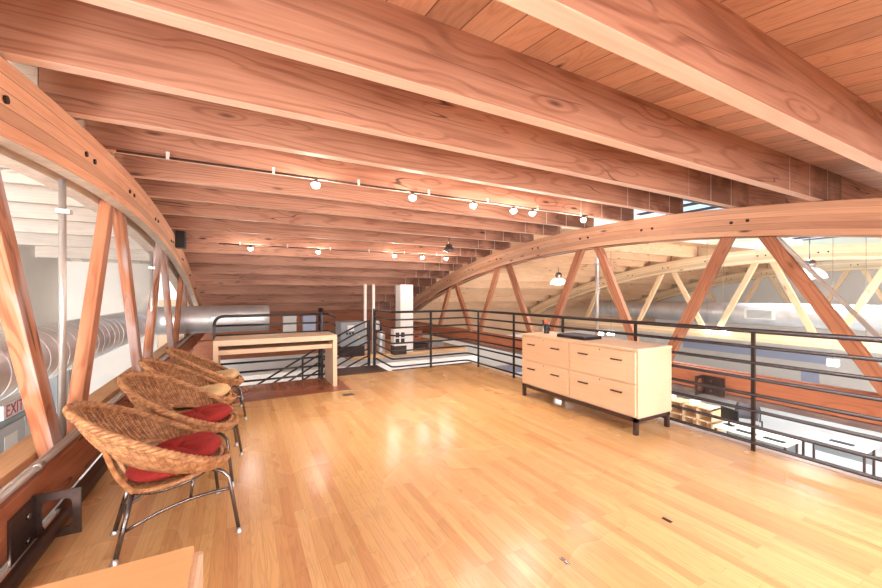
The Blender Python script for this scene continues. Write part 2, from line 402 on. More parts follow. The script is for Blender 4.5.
# floor deck and its setting
struct(box('floor', (-1.0, -3.2, -.16), (4.08, 6.40, 0), M['floor'], bev=0))
struct(box('floor', (-.75, 5.43, .0005), (1.42, 6.395, .004), M['floor_dark'], bev=0))
struct(box('trim_1', (4.08, -3.2, -.30), (4.20, 6.44, .004), M['sill'], bev=.002))
struct(box('trim_2', (2.43, 6.40, -.30), (4.12, 6.44, .012), M['steel'], bev=.002))
struct(box('floor', (-6.8, -3.2, -2.9), (23.2, 14.8, -2.75), M['lower_floor'], bev=0))
struct(box('wall_back', (-6.8, 14.6, -2.75), (23.2, 14.75, -.6), M['wall'], bev=0))
struct(MB().box(-3.5, 14.6, -.6, 23.2, 14.75, 1.2).build('wall_back', M['pale_deck']))
struct(MB().box(-1.7, 14.45, -.6, 5.9, 14.6, 1.0).build('wall_back', M['bottom']))
struct(box('wall_left', (-3.55, -3.2, -2.75), (-3.4, 11.3, 2.95), M['wall'], bev=0))
struct(box('wall_left', (-3.4, 11.2, -2.75), (-1.75, 11.3, 2.95), M['wall'], bev=0))
struct(box('wall_front', (-3.55, -3.35, -2.75), (23.2, -3.2, 2.2), M['wall'], bev=0))
struct(box('wall_right', (23.0, -3.2, -2.75), (23.2, 14.6, 3.0), M['wall_bright'], bev=0))

def deck(name, x0, x1, y0, y1, mat, axis_off=0):
    mb = MB(); n = max(2, int((y1-y0)/.4)); rows = []
    for k in (0, 1):
        row = []
        for i in range(n+1):
            y = y0+(y1-y0)*i/n; z = zb(y)+JD+.04*k
            row.append((mb._v((x0, y, z), (y, x0, z)), mb._v((x1, y, z), (y, x1, z))))
        rows.append(row)
    for k in (0, 1):
        for i in range(n): mb._f([rows[k][i][0], rows[k][i][1], rows[k][i+1][1], rows[k][i+1][0]])
    for i in range(n):
        for e in (0, 1): mb._f([rows[0][i][e], rows[0][i+1][e], rows[1][i+1][e], rows[1][i][e]])
    for i in (0, n): mb._f([rows[0][i][0], rows[0][i][1], rows[1][i][1], rows[1][i][0]])
    return struct(mb.build(name, mat))
deck('ceiling', -1.15, 6.0, YST, 14.6, M['deck'])
deck('ceiling', -3.4, -1.15, YST, 11.2, M['white_deck'])
SK = [(6.0, 12.9), (12.9, 19.8)]
for (a, b) in SK:
    deck('ceiling', a, b, YST, 3.3, M['pale_deck'] if a > 7 else M['deck'])
    deck('ceiling', a, b, 6.5, 14.6, M['pale_deck'])
deck('ceiling', 19.8, 23.0, YST, 14.6, M['pale_deck'])

# skylights: a curb with studs, bars and panes
for k, (a, b) in enumerate(SK):
    r = empty('skylight', ((a+b)/2, 4.9, 2.98)); x0, x1 = a+.12-(a+b)/2, b-.12-(a+b)/2
    for (p, q) in (((x0, -1.6), (x1, -1.5)), ((x0, 1.5), (x1, 1.6)), ((x0, -1.5), (x0+.1, 1.5)), ((x1-.1, -1.5), (x1, 1.5))):
        MB().box(p[0], p[1], -.05, q[0], q[1], .5).build('curb', M['cream'], r)
    for i in range(9):
        x = x0+(x1-x0)*i/8
        MB().box(x-.03, -1.6, .5, x+.03, 1.6, .56).build('glazing_bar', M['steel'], r)
    MB().box(x0, -.03, .5, x1, .03, .55).build('glazing_bar', M['steel'], r)
    MB().box(x0, -1.6, .57, x1, 1.6, .58).build('pane', M['skyglass'], r)
    tag(r, ['bright glazed skylight over the bay just beyond the nearer right-hand truss', 'bright glazed skylight over the far bay past the pale truss'][k], 'skylight')

# joists
YJ = [.15, .97, 1.8, 2.62, 3.44, 4.26, 5.09, 5.92, 6.77, 7.6, 8.4, 9.17, 9.93, 10.75, 11.65, 12.5, 13.3, 14.1]
names = ['overhead and just behind the camera', 'nearest, running out at the top right corner', 'second nearest',
  'third nearest', 'fourth nearest', 'fifth nearest, just in front of the nearer lamp track', 'sixth nearest, just past the nearer lamp track',
  'seventh nearest, second one past the nearer lamp track', 'eighth nearest, midway between the two lamp tracks', 'ninth nearest, just before the farther lamp track',
  'tenth nearest, just behind the farther lamp track', 'eleventh nearest, second past the farther lamp track', 'twelfth nearest, third past the farther lamp track', 'fifth from the far end', 'fourth from the far end', 'third from the far end', 'second from the far end', 'at the far end, lowest of all']
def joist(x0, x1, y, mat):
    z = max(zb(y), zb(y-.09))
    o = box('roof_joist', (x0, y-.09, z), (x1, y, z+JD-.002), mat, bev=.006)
    if mat is M['joist']:        # paler underside, brightening of the lower edges put into the colour
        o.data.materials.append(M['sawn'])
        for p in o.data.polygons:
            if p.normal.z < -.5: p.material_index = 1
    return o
xend = {1: 7.2, 2: 6.25, 3: 5.98}
for i, y in enumerate(YJ):
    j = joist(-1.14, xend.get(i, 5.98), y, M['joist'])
    tag(j, 'reddish fir roof joist, '+names[i], 'joist', 'red fir joists over the loft')
near = ['first', 'second', 'third', 'fourth', 'fifth', 'sixth', 'seventh', 'eighth', 'ninth', 'tenth', 'eleventh', 'twelfth', 'thirteenth', 'fourteenth', 'fifteenth', 'sixteenth', 'seventeenth']
for i, y in enumerate(YJ[1:13]):
    j = joist(-3.4, -1.144, y, M['white_joist'])
    tag(j, 'whitewashed joist outside the left truss, %s from the camera' % near[i], 'joist', 'whitewashed joists left of the left truss')
n = 0
for bay in (0, 1):
    a, b = SK[bay]; n = 0
    for y in YJ[1:]:
        if 3.3 < y < 6.6: continue
        red = bay == 0 and y < 3.3
        x0 = {.97: 7.21, 1.8: 6.26, 2.62: 6.02}.get(y, a) if red else a+.04
        y2 = y if red else y+.11
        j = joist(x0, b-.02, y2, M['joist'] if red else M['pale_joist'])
        tag(j, '%s roof joist in the %s open bay, %s from the camera' % ('reddish' if red else 'pale', 'first' if bay == 0 else 'second', near[n]), 'joist', 'pale joists over the open hall'); n += 1

# ---------------------------------------------------------------- trusses
def arc_ply(x0, x1, y0, y1, off0, off1, mat, parent, name='top_chord', matedge=None):
    mb = MB(); n = 48; V = []
    for i in range(n+1):
        y = y0+(y1-y0)*i/n; z = zb(y)-.004; sl = math.atan(-.043*(y-4.8))
        nx = Vector((0, -math.sin(sl), math.cos(sl)))
        row = []
        for (x, d) in ((x0, off0), (x1, off0), (x1, off1), (x0, off1)):
            p = Vector((x, y, z))-nx*d
            row.append(mb._v(p, Vector((y, x, .6-d))))
        V.append(row)
    for i in range(n):
        for k in range(4):
            f = mb._f([V[i][k], V[i][(k+1) % 4], V[i+1][(k+1) % 4], V[i+1][k]])
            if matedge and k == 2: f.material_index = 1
    mb._f(V[0]); mb._f(V[-1][::-1])
    return mb.build(name, [mat]+([matedge] if matedge else []), parent)
DEP = .375
def web(root, xc, pa, pb, mat, wd=.09, dp=.138):
    p0 = Vector((xc, pa[0], pa[1])); p1 = Vector((xc, pb[0], pb[1]))
    L = (p1-p0).length; x = (p1-p0).normalized(); y = Vector((1, 0, 0)); z = x.cross(y)
    mb = MB().box(0, -wd/2, -dp/2, L, wd/2, dp/2, 'x', .006)
    o = mb.build('web', mat, root); m = Matrix((x, y, z)).transposed().to_4x4(); m.translation = p0; o.location = p0; o.rotation_euler = m.to_euler()
    return o
def truss(X, side, label, cm, wm, bm_, tops, bots, white_side=None):
    r = empty('bowstring_truss', (X, 4.8, 0)); 
    for s in (-1, 1):
        a, b = sorted((X+s*.05, X+s*.15))
        if s == white_side: arc_ply(a-.04, b, -3.08, 14.35, 0, DEP, M['white_joist'], r, matedge=M['chord_pale_edge'])
        else: arc_ply(a, b, -3.08, 14.35, 0, DEP, cm, r, matedge=M['chord_pale_edge'] if white_side else cm)
        oa, ob = sorted((X+s*.05, X+s*(.24 if s == white_side else .13)))
        MB().box(oa, -3.15, .05, ob, 14.4, .33, 'y', .006).build('bottom_chord', bm_ if s != white_side else M['ledge'], r)
    # webs: V pairs meeting under the top chord and over the bottom chord
    for k, ty in enumerate(tops):
        tz = zb(ty)-DEP+.13
        for d in (-1, 1):
            by = bots[k] if d < 0 else (bots[k+1] if k+1 < len(bots) else None)
            if by is None or by < YST: continue
            web(r, X, (ty+d*.14, tz), (by-d*.15, .2), wm[(k*2+(d > 0)) % len(wm)])
    # bolts through the chord
    for k, ty in enumerate(tops+[b for b in bots if b > 1 and b < 12]):
        z = zb(ty)-.19; sx = 0
        for dy in (-.09, .09):
            c = Vector((X-.15 if side >= 0 else X+.15, ty+dy, z))
            MB().cyl(c+Vector((-.012, 0, 0)), c+Vector((.012, 0, 0)), .02, 10).build('bolt', M['bolt'], r)
    for ch in r.children: ch.location = ch.location-Vector((X, 4.8, 0))
    tag(r, label, 'roof truss', 'bowstring trusses')
    return r
TT = [2.50, 5.0, 7.65, 10.2]; BT = [1.0, 3.76, 6.33, 8.95, 11.3]
truss(TR[0], -1, 'orange bowstring truss along the left side of the loft, behind the wicker chairs', M['chord'], [M['web_worn'], M['web_worn'], M['web'], M['web_worn']], M['bottom'], TT, BT, -1)
truss(TR[1], 1, 'reddish bowstring truss just beyond the right railing, arching over the cabinet', M['chord'], [M['web']], M['bottom'], TT, BT)
truss(TR[2], 1, 'pale blond bowstring truss across the first open bay', M['pale_chord'], [M['pale_web']], M['pale_chord'], TT, BT)
truss(TR[3], 1, 'pale bowstring truss furthest away, in front of the round duct', M['pale_chord'], [M['pale_web']], M['pale_chord'], TT, BT)

# ---------------------------------------------------------------- helpers for projection: a floor-plan point from a pixel at a known depth line
def tubeobj(name, pts, r, mat, parent=None, n=8):
    return MB().tube(pts, r, n).build(name, mat, parent)

# hanging rods and conduits
def rod(x, y, z0, z1, r, label, cat='pipe', mat='conduit', clip=True):
    e = empty('hanging_conduit', (x, y, z0))
    MB().cyl((0, 0, 0), (0, 0, z1-z0), r, 12).build('pipe', M[mat], e)
    if clip: MB().box(-r*1.3, -r*1.3, z1-z0-.25, r*2.2, r*1.3, z1-z0-.22).build('clamp', M['conduit'], e)
    tag(e, label, cat); return e
lc = box('steel_ledger', (5.70, -3.2, -.02), (5.78, 12.8, .046), M['ledger'], bev=.004); tag(lc, 'dark ledger beam under the right truss bottom chord', 'beam')
rs = MB().bar((0, 0, 0), (0, -1.27, -1.73), .04, .04).build('web_conduit', M['conduit'], None, (5.86, 2.17, 2.08)); tag(rs, 'grey conduit strapped along the right-hand truss web', 'conduit')
rod(-1.15, 3.75, .335, 2.22, .022, 'white vertical conduit between the first two left truss webs')
rod(-1.15, 6.9, .335, 2.0, .022, 'thin white conduit standing behind the second pair of left truss webs')
rod(5.66, .92+.2, .0-.3, 1.93, .018, 'slim vertical steel rod at the right edge of the view', clip=False)
rod(6.06, 5.0, .335, 2.2, .03, 'grey vertical conduit behind the right truss node')

# ---------------------------------------------------------------- galvanised ducts
def duct(name, pts, r, label, ribs=.35):
    e = empty(name, pts[0])
    o = Vector(pts[0]); P = [Vector(p)-o for p in pts]
    # resample
    Q = []
    for a, b in zip(P, P[1:]):
        k = max(1, int((b-a).length/.12))
        for i in range(k): Q.append(a+(b-a)*i/k)
    Q.append(P[-1])
    MB().tube(Q, r, 36).build('duct_body', M['galv'], e)
    acc = 0; last = Q[0]
    for i in range(1, len(Q)-1):
        acc += (Q[i]-Q[i-1]).length
        if acc > ribs:
            acc = 0; d = (Q[i+1]-Q[i-1]).normalized()
            MB().tube([Q[i]-d*.012, Q[i]-d*.006, Q[i]+d*.006, Q[i]+d*.012], [r+.001, r+.004, r+.004, r+.001], 36).build('seam_ring', M['galv'], e)
    tag(e, label, 'duct'); return e
elb = [(-1.95, -3.1, .735), (-1.95, 9.7, .735)]
duct('spiral_duct', elb, .30, 'large galvanised spiral duct running behind the left truss', .13)
duct('elbow_duct', [(-1.6, 10.13, .8), (-1.2, 10.15, .8), (-.35, 10.15, .8), (.1, 10.15, .8), (.62, 10.15, .8)], .31, 'galvanised duct crossing the far end behind the loft railing', .45)
g = duct('round_duct', [(15.2, 1.0, .72), (15.2, 12.6, .72)], .36, 'round galvanised duct running across the open hall', 1.5)
gr = MB().box(-.38, 4.95, -.15, -.33, 5.75, .17).build('grille_frame', M['white'], g)
sl = MB()
for i in range(7): sl.box(-.395, 5.02, -.115+i*.037, -.375, 5.68, -.095+i*.037)
sl.build('grille_slats', M['grey'], gr)
for ch in (gr,): ch.location = (0, -.4, 0)

# ---------------------------------------------------------------- railings
def fil(p, q, r_, s, n=6):
    """polyline p-q-s with a rounded corner at q"""
    p, q, s = Vector(p), Vector(q), Vector(s); a = (p-q).normalized()*r_; b = (s-q).normalized()*r_
    return [q+a*(1-t)**2+b*t**2 for t in [i/n for i in range(n+1)]]
RZ = [.073+i*(1.055-.073)/7 for i in range(8)]
XR = 3.985; YR = 6.36
rr = empty('guard_railing', (XR, YR, 0))
def loc(p, o): return [Vector(q)-o.location for q in p]
for i, z in enumerate(RZ):
    pts = [(XR, -1.5, z)]+fil((XR, 0, z), (XR, YR, z), .10, (2.4, YR, z))+fil((XR, YR, z), (2.40, YR, z), .08, (2.42, 7.5, z))+[(2.44, 7.5, z)]
    o = tubeobj('rail', loc(pts, rr), .021 if i == 7 else .0155, M['rail'], rr)
for y in (-.55, .55, 1.64, 2.76, 3.86, 4.93, 5.98):
    MB().bar((0, y-YR, -.02), (0, y-YR, RZ[7]), .026, .026, (0, 1, 0)).build('post', M['rail'], rr)
for x in (3.17,):
    MB().bar((x-XR, 0, -.02), (x-XR, 0, RZ[7]), .032, .032, (0, 1, 0)).build('post', M['rail'], rr)
MB().bar((2.44-XR, 7.5-YR, -.1), (2.44-XR, 7.5-YR, RZ[7]+.02), .045, .045, (0, 1, 0)).build('post', M['rail'], rr)
tag(rr, 'black steel railing of eight bars along the right edge, turning across the back', 'railing')

rb = empty('back_railing', (-.33, YR, 0))
for i, z in enumerate(RZ):
    if i == 7: pts = [(-.33, YR, z-.14)]+fil((-.33, YR, z-.2), (-.33, YR, z), .14, (1, YR, z))+[(1.25, YR, z)]
    else: pts = [(-.33, YR, z), (1.25, YR, z)]
    pts += fil((1, YR, z), (1.27, YR, z), .06, (1.45, YR+.5, z-.05))+[(1.52, YR+.55, z-.1)]
    tubeobj('rail', loc(pts, rb), .021 if i == 7 else .0155, M['rail'], rb)
for x in (-.33, 1.18):
    MB().bar((x+.33, 0, 0), (x+.33, 0, RZ[7]-(.12 if x < 0 else 0)), .035, .035, (0, 1, 0)).build('post', M['rail'], rb)
tag(rb, 'black steel railing behind the writing desk with a rounded top left corner', 'railing')
bp = MB().cyl((0, 0, 0), (0, 0, 1.36), .053, 16).build('steel_newel_post', M['rail'], None, (1.39, 7.6, -.25))
tag(bp, 'thick black round post rising behind the right end of the writing desk', 'post')

# stair rail that curves down to the left, beyond the dark landing
sr = empty('stair_railing', (2.36, 7.36, -.1))
for i in range(7):
    z = RZ[i+0]-.06
    pts = [(2.36, 7.3, z), (2.25, 7.3, z-.03), (2.05, 7.3, z-.12), (1.75, 7.3, z-.27), (1.3, 7.3, z-.52), (.8, 7.3, z-.80), (.3, 7.3, z-1.08), (-.3, 7.3, z-1.4)]
    tubeobj('rail', loc(pts, sr), .0165, M['rail'], sr)
MB().bar((0, 0, 0), (0, 0, RZ[6]+.04), .045, .045, (0, 1, 0)).build('post', M['rail'], sr)
for x, dz in ((1.1, -.63), (.1, -1.2)):
    MB().bar((x-2.36, 0, dz-.15), (x-2.36, 0, dz+.95), .032, .032, (0, 1, 0)).build('post', M['rail'], sr)
sr.location = (2.28, 7.36, -.1)
tag(sr, 'black stair railing whose bars sweep down to the left beyond the landing', 'railing')
ld = empty('staircase', (1.9, 6.9, -.04))
MB().box(-.5, -.42, -.06, .52, .40, 0, 'y', .004).build('landing', M['dark_step'], ld)
for i in range(9):
    MB().box(-.5-.28*(i+1), -.42, -.06-.19*(i+1), -.5-.28*i+.03, .34, -.19*(i+1), 'y', .004).build('tread', M['dark_step'], ld)
for y in (-.40, .35):
    MB().bar((-.3, y, -.16), (-3.1, y, -2.06), .04, .2).build('stringer', M['steel'], ld)
tag(ld, 'dark brown stair landing with steps going down beyond the gap in the railing', 'staircase')

# ---------------------------------------------------------------- writing desk (waterfall console)
dk = empty('writing_desk', (.48, 6.0, .004))
x0, x1, y0, y1, zt = -.79, .80, -.30, .31, .766
MB().box(x0, y0, zt-.075, x1, y1, zt, 'x', .004).build('desk_top', M['maple'], dk)
for a, b in ((x0, x0+.06), (x1-.06, x1)):
    MB().box(a, y0, 0, b, y1, zt-.075, 'z', .004).build('side_panel', M['maple'], dk)
MB().box(x0+.06, y0+.06, zt-.20, x1-.06, y1-.05, zt-.135, 'x', .003).build('drawer_shelf', M['birch'], dk)
MB().box(x0+.06, y1-.05, zt-.135, x1-.06, y1-.02, zt-.075, 'x', .003).build('rear_panel', M['bottom'], dk)
tag(dk, 'blond wood waterfall writing desk standing in front of the back railing', 'desk')

# ---------------------------------------------------------------- credenza
cr = empty('filing_credenza', (3.40, 3.185, 0))
D = .555; L2 = .85
MB().box(.012, -L2, .165, D, L2, .82, 'y', .002).build('carcass', M['birch'], cr)
MB().box(-.006, -L2-.006, .82, D+.005, L2+.006, .845, 'y', .003).build('top_panel', M['maple'], cr)
for r_ in (0, 1):
    for c in (0, 1):
        ya = -L2+.022+c*L2; yb = ya+L2-.034; za = .180+r_*.322; zb_ = za+.306
        d = MB().box(-.004, ya, za, .013, yb, zb_, 'y', .002).build('drawer', M['birch'], cr)
        for f in (.24, .76):
            yc = ya+(yb-ya)*f
            hm = MB().box(-.034, yc-.065, za+.205, -.022, yc+.065, za+.219, 'y', .002)
            hm.box(-.024, yc-.055, za+.208, -.003, yc-.043, za+.216); hm.box(-.024, yc+.043, za+.208, -.003, yc+.055, za+.216)
            hm.build('handle', M['handle'], d)
        MB().cyl((-.006, (ya+yb)/2, zb_-.02), (.0, (ya+yb)/2, zb_-.02), .006, 10).build('lock', M['chrome'], d)
fr = MB()
for yy in (-L2+.01, L2-.05): fr.box(.0, yy, .125, D-.01, yy+.04, .165)
for xx in (0, D-.05): fr.box(xx, -L2+.01, .125, xx+.04, L2-.01, .165)
fr.build('base_frame', M['steel'], cr)
for yy in (-L2+.01, L2-.05):
    for xx in (0, D-.05): MB().box(xx, yy, 0, xx+.04, yy+.04, .125, 'z', .002).build('leg', M['steel'], cr)
tag(cr, 'blond wood four-drawer credenza on black legs in front of the right railing', 'cabinet')

tb = empty('turntable_case', (3.64, 3.27, .845))
MB().box(-.14, -.22, 0, .14, .22, .035, 'y', .004).build('case', M['black'], tb)
MB().box(-.135, -.215, .035, .135, .215, .042, 'y', .002).build('lid', M['fabric_grey'], tb)
tag(tb, 'flat black case lying on the credenza top', 'case')
fg = empty('desk_figure', (3.68, 3.86, .845)); fg.scale = (1.35, 1.35, 1.35)
MB().lathe([(.025, 0), (.03, .01), (.022, .03), (.028, .05), (.03, .075), (.018, .095)], n=16).build('body', M['black'], fg)
MB().lathe([(.006, .09), (.016, .1), (.02, .115), (.012, .132), (.004, .136)], n=16).build('head', M['redpaint'], fg)
MB().tube([(0, .02, .07), (0, .045, .09), (0, .05, .13)], .007, 8).build('arm', M['black'], fg)
MB().tube([(0, -.02, .07), (0, -.045, .05), (0, -.04, .03)], .007, 8).build('arm', M['black'], fg)
tag(fg, 'small dark figurine standing at the far end of the credenza', 'ornament')
wb = MB().lathe([(.02, 0), (.022, .01), (.022, .07), (.012, .085), (.012, .1)], n=16).build('small_bottle', M['lampglass'], None, (3.75, 3.98, .845))
tag(wb, 'small pale bottle beside the figurine on the credenza', 'bottle')

# ---------------------------------------------------------------- wicker chairs
def make_chair(cush):
    root = empty('wicker_hoop_chair')
    NT = 96; tau = R(30); A, B = .41, .366; c0 = Vector((-.022, 0, .588))
    def rim(th): return c0+Vector((math.cos(tau)*A*math.cos(th), B*math.sin(th), -math.sin(tau)*A*math.cos(th)))
    t2 = R(19); A2, B2 = .265, .272; c2 = Vector((.052, 0, .438))
    def inn(th): return c2+Vector((math.cos(t2)*A2*math.cos(th), B2*math.sin(th), -math.sin(t2)*A2*math.cos(th)))
    def surf(th, v):
        p = rim(th).lerp(inn(th), v)
        p.z -= .035*math.sin(PI*v)*(1-.7*(math.cos(th)+1)/2)
        return p
    # woven band: real strands over staves
    mb = MB(); NR = 20
    for i in range(NR):
        v = .03+i*.94/(NR-1); pts = []
        for k in range(NT*5):
            th = k*2*PI/(NT*5); p = surf(th, v)
            q = surf(th, min(1, v+.02)); e = surf(th+.02, v)
            nrm = (q-surf(th, max(0, v-.02))).cross(e-p).normalized()
            pts.append(p+nrm*(.006*math.sqrt(abs(math.sin(th*30)))+.0012*math.sin(th*60+i*PI)))
        mb.tube(pts, .0068, 5, closed=True, gs=[(k*60/(NT*5), i, 0) for k in range(NT*5)])
    mb.build('woven_band', M['weave'], root)
    st = MB()
    for k in range(60):
        th = (k+.5)*2*PI/60
        st.tube([surf(th, .02), surf(th, .35), surf(th, .7), surf(th, .98)], .0055, 5)
    st.build('staves', M['wicker'], root)
    # plaited rim and inner hoop
    for f, r_, nm in ((rim, .021, 'rim'), (inn, .012, 'inner_hoop')):
        mb = MB()
        for s in range(3):
            pts = []
            for k in range(NT*2):
                th = k*2*PI/(NT*2); p = f(th); a = th*26+s*2*PI/3
                out = Vector((math.cos(th), math.sin(th), 0)); pts.append(p+out*math.cos(a)*r_*.5+Vector((0, 0, 1))*math.sin(a)*r_*.5)
            mb.tube(pts, r_*.62, 6, closed=True)
        mb.build(nm, M['wicker'], root)
    # seat dish
    t3 = R(-10); c3 = Vector((.075, 0, .368))
    def seat(th, r_): return c3+Vector((math.cos(t3)*r_*math.cos(th), r_*math.sin(th), -math.sin(t3)*r_*math.cos(th)-.02*(1-(r_/.23)**2)))
    mb = MB()
    for i in range(15):
        r_ = .228-.0152*i
        mb.tube([seat(k*2*PI/72, r_)+Vector((0, 0, .003*math.sin(k*2*PI/72*24+i*PI))) for k in range(72)], .009, 5, closed=True)
    mb.build('woven_seat', M['wicker'], root)
    mb = MB()
    for s in range(3):
        mb.tube([seat(k*2*PI/120, .232)+Vector((0, 0, .007*math.sin(k*2*PI/120*22+s*2.09)))+Vector((math.cos(k*2*PI/120), math.sin(k*2*PI/120), 0))*.007*math.cos(k*2*PI/120*22+s*2.09) for k in range(120)], .009, 6, closed=True)
    mb.build('seat_hoop', M['wicker'], root)
    # wrapped struts holding the band at the back and sides
    for s in (-1, 1):
        a = surf(PI-s*R(42), .3)-Vector((0, 0, .012)); b = seat(PI-s*R(28), .23)-Vector((.0, 0, .01))
        mb = MB(); n_ = 22
        mb.tube([a.lerp(b, i/n_)+Vector((-.012, 0, -.018))*math.sin(PI*i/n_) for i in range(n_+1)], [.0125+.002*(i % 2) for i in range(n_+1)], 8)
        mb.build('wrapped_strut', M['wicker'], root)
    # steel legs
    for s in (-1, 1):
        top = seat(s*R(52), .23)-Vector((0, 0, .022)); ft = Vector((.345, s*.285, .012))
        k0 = Vector((.30, s*.225, .345))
        lg = MB().tube([top, top.lerp(k0, .55)+Vector((0, 0, .0)), k0+Vector((-.02, -s*.01, .0)), k0+Vector((.004, s*.006, -.03)), ft], .0105, 10).build('leg', M['leg'], root)
        MB().lathe([(.02, -.012), (.022, -.006), (.015, .006), (.011, .02)], ft, 14).build('foot', M['foot'], lg)
        top2 = seat(PI-s*R(26), .23)-Vector((0, 0, .018)); ft2 = Vector((-.20, s*.165, .012))
        lg = MB().tube([top2, ft2], .0125, 10).build('leg', M['leg'], root)
        MB().lathe([(.02, -.012), (.022, -.006), (.015, .006), (.011, .02)], ft2, 14).build('foot', M['foot'], lg)
        a = ft2.lerp(top2, .42); b = ft.lerp(k0, .72)
        pts = [a+(b-a)*i/10+Vector((0, 0, .035*math.sin(PI*i/10))) for i in range(11)]
        stch = MB().tube(pts, .009, 8).build('stretcher', M['leg'], root)
        m_ = pts[6]; MB().tube([m_, seat(s*R(75), .22)-Vector((0, 0, .02))], .008, 8).build('brace', M['leg'], stch)
    MB().tube([Vector((-.20, -.165, .012)).lerp(seat(PI+R(26), .23), .6), Vector((-.20, .165, .012)).lerp(seat(PI-R(26), .23), .6)], .008, 8).build('back_stretcher', M['leg'], root)
    ring = MB().tube([seat(k*2*PI/48, .215)-Vector((0, 0, .024)) for k in range(48)], .008, 6, closed=True).build('seat_ring', M['leg'], root)
    # cushion
    mb = MB(); rows = []
    NP = 48; ns = 12
    for k in range(NP):
        th = k*2*PI/NP; row = []
        prof = [(0.0, 1)]+[(i/ns, 1) for i in range(1, ns+1)]+[(i/ns, -1) for i in range(ns-1, -1, -1)]
        for (q, s) in prof:
            r_ = .236*q; hgt = math.sqrt(max(0, 1-q**4))
            puff = 1-.5*math.exp(-(q/.14)**2)-.34*(math.cos(th*6)*.5+.5)**6*math.sin(PI*min(1, q*1.02))
            p = c3+Vector((math.cos(t3)*r_*math.cos(th), r_*math.sin(th), -math.sin(t3)*r_*math.cos(th)))
            p.z += .060+(.062*hgt*puff if s > 0 else -.045*hgt)
            row.append(p)
        rows.append(row)
    mb.grid(rows, closed_u=True); bmesh.ops.remove_doubles(mb.bm, verts=mb.bm.verts, dist=1e-5)
    cu = mb.build('cushion', M[cush], root)
    MB().lathe([(.012, 0), (.01, .005), (.003, .008)], c3+Vector((0, 0, .076)), 10).build('tuft_button', M[cush], cu)
    return root
c1 = make_chair('red'); c3 = make_chair('beige')
spec = [(c1, -.405, 2.68, 13, 'wicker hoop chair with red cushion, closest to the camera'),
        (None, -.36, 3.42, -6, 'wicker hoop chair with red cushion, second in the row'),
        (c3, -.385, 4.17, 3, 'wicker hoop chair with beige cushion, third in the row'),
        (None, -.31, 4.93, 4, 'wicker hoop chair with beige cushion, last in the row near the desk')]
last = None
for (c, x, y, a, lb) in spec:
    if c is None: c = copy_tree(last)
    last = c
    c.location = (x, y, 0); c.rotation_euler = (0, 0, R(a)); tag(c, lb, 'chair', 'wicker chairs along the left truss')

# ---------------------------------------------------------------- foreground table corner
ft = empty('side_table', (-.60, .70, 0))
mb = MB().box(-.2, -.5, .735, .50, .41, .76, 'x', .003).build('table_top', M['tabletop'], ft)
mb = MB(); mb.tube([(.508, .40, 0), (.508, .40, .74)], .012, 10); mb.box(.496, -.5, 0, .519, .40, .742, 'z', .008)
mb.build('side_panel', M['maple'], ft)
MB().box(-.2, -.5, 0, -.17, .40, .735, 'z', .003).build('side_panel', M['maple'], ft)
tag(ft, 'pale wood table whose corner shows at the bottom left', 'table')

# ---------------------------------------------------------------- left side: conduit, tie rod and bracket
struct(box('trim_3', (-1.0-.02, -3.2, 0), (-1.0+.005, 11, .022), M['white'], bev=.001))
cd = empty('electrical_conduit', (-1.055, 0, .357))
tubeobj('pipe', [(0, -1.5, 0), (0, 11.5, 0)], .017, M['conduit'], cd, 10)
tubeobj('pipe', [(-.036, -1.5, -.002), (-.036, 11.5, -.002)], .012, M['conduit'], cd, 10)
for y in (1.9, 3.1, 4.9, 6.9): MB().cyl((0, y-.03, 0), (0, y+.03, 0), .023, 12).build('coupling', M['conduit'], cd)
tag(cd, 'pair of thin metal conduits lying along the left truss bottom chord', 'conduit')
tr = MB().tube([(0, -1.5, 0), (0, 3.08, 0)], .036, 14).build('tie_rod', M['steel'], None, (-.925, 0, .058))
tag(tr, 'dark round steel rod along the left floor edge, passing through the bracket', 'rod')
sb = MB().box(-.035, 0, 0, .035, 3.6, .075, 'y', .004).build('steel_channel', M['steel'], None, (-.955, 3.12, .0))
tag(sb, 'dark steel channel on the left floor edge beyond the bracket', 'channel')
def bracket(x, y, side, label):
    e = empty('steel_bracket', (x, y, 0))
    MB().box(0, -.26, .0, side*.014, 0, .255, bev=.003).build('mounting_plate', M['steel'], e)
    # flange with a rounded square opening
    mb = MB(); W, Hh = .205, .26; n_ = 32; outer = []; inner = []
    for k in range(n_):
        a = 2*PI*k/n_; cs, sn = math.cos(a), math.sin(a); m_ = max(abs(cs), abs(sn))
        outer.append((side*(W/2+cs/m_*W/2), Hh/2+sn/m_*Hh/2))
        e4 = (abs(cs)**5+abs(sn)**5)**(1/5)
        inner.append((side*(W/2+cs/e4*.066), Hh/2+.0+sn/e4*.085))
    fv = []
    for yy in (-.008, .008): fv.append(([mb._v((p[0], yy, p[1])) for p in outer], [mb._v((p[0], yy, p[1])) for p in inner]))
    for k in range(n_):
        j = (k+1) % n_
        mb._f([fv[0][0][k], fv[0][0][j], fv[0][1][j], fv[0][1][k]]); mb._f([fv[1][0][k], fv[1][0][j], fv[1][1][j], fv[1][1][k]])
        mb._f([fv[0][0][k], fv[0][0][j], fv[1][0][j], fv[1][0][k]]); mb._f([fv[0][1][k], fv[0][1][j], fv[1][1][j], fv[1][1][k]])
    mb.build('flange', M['steel'], e)
    for z in (.06, .19):
        MB().cyl((side*.014, -.10, z), (side*.026, -.10, z), .016, 6).build('bolt', M['chrome'], e)
    tag(e, label, 'bracket'); return e
bracket(-1.018, 2.92, 1, 'black steel bracket with a square hole bolted to the left bottom chord')
bracket(5.70, 2.92, -1, 'steel bracket with a square hole on the right truss bottom chord')

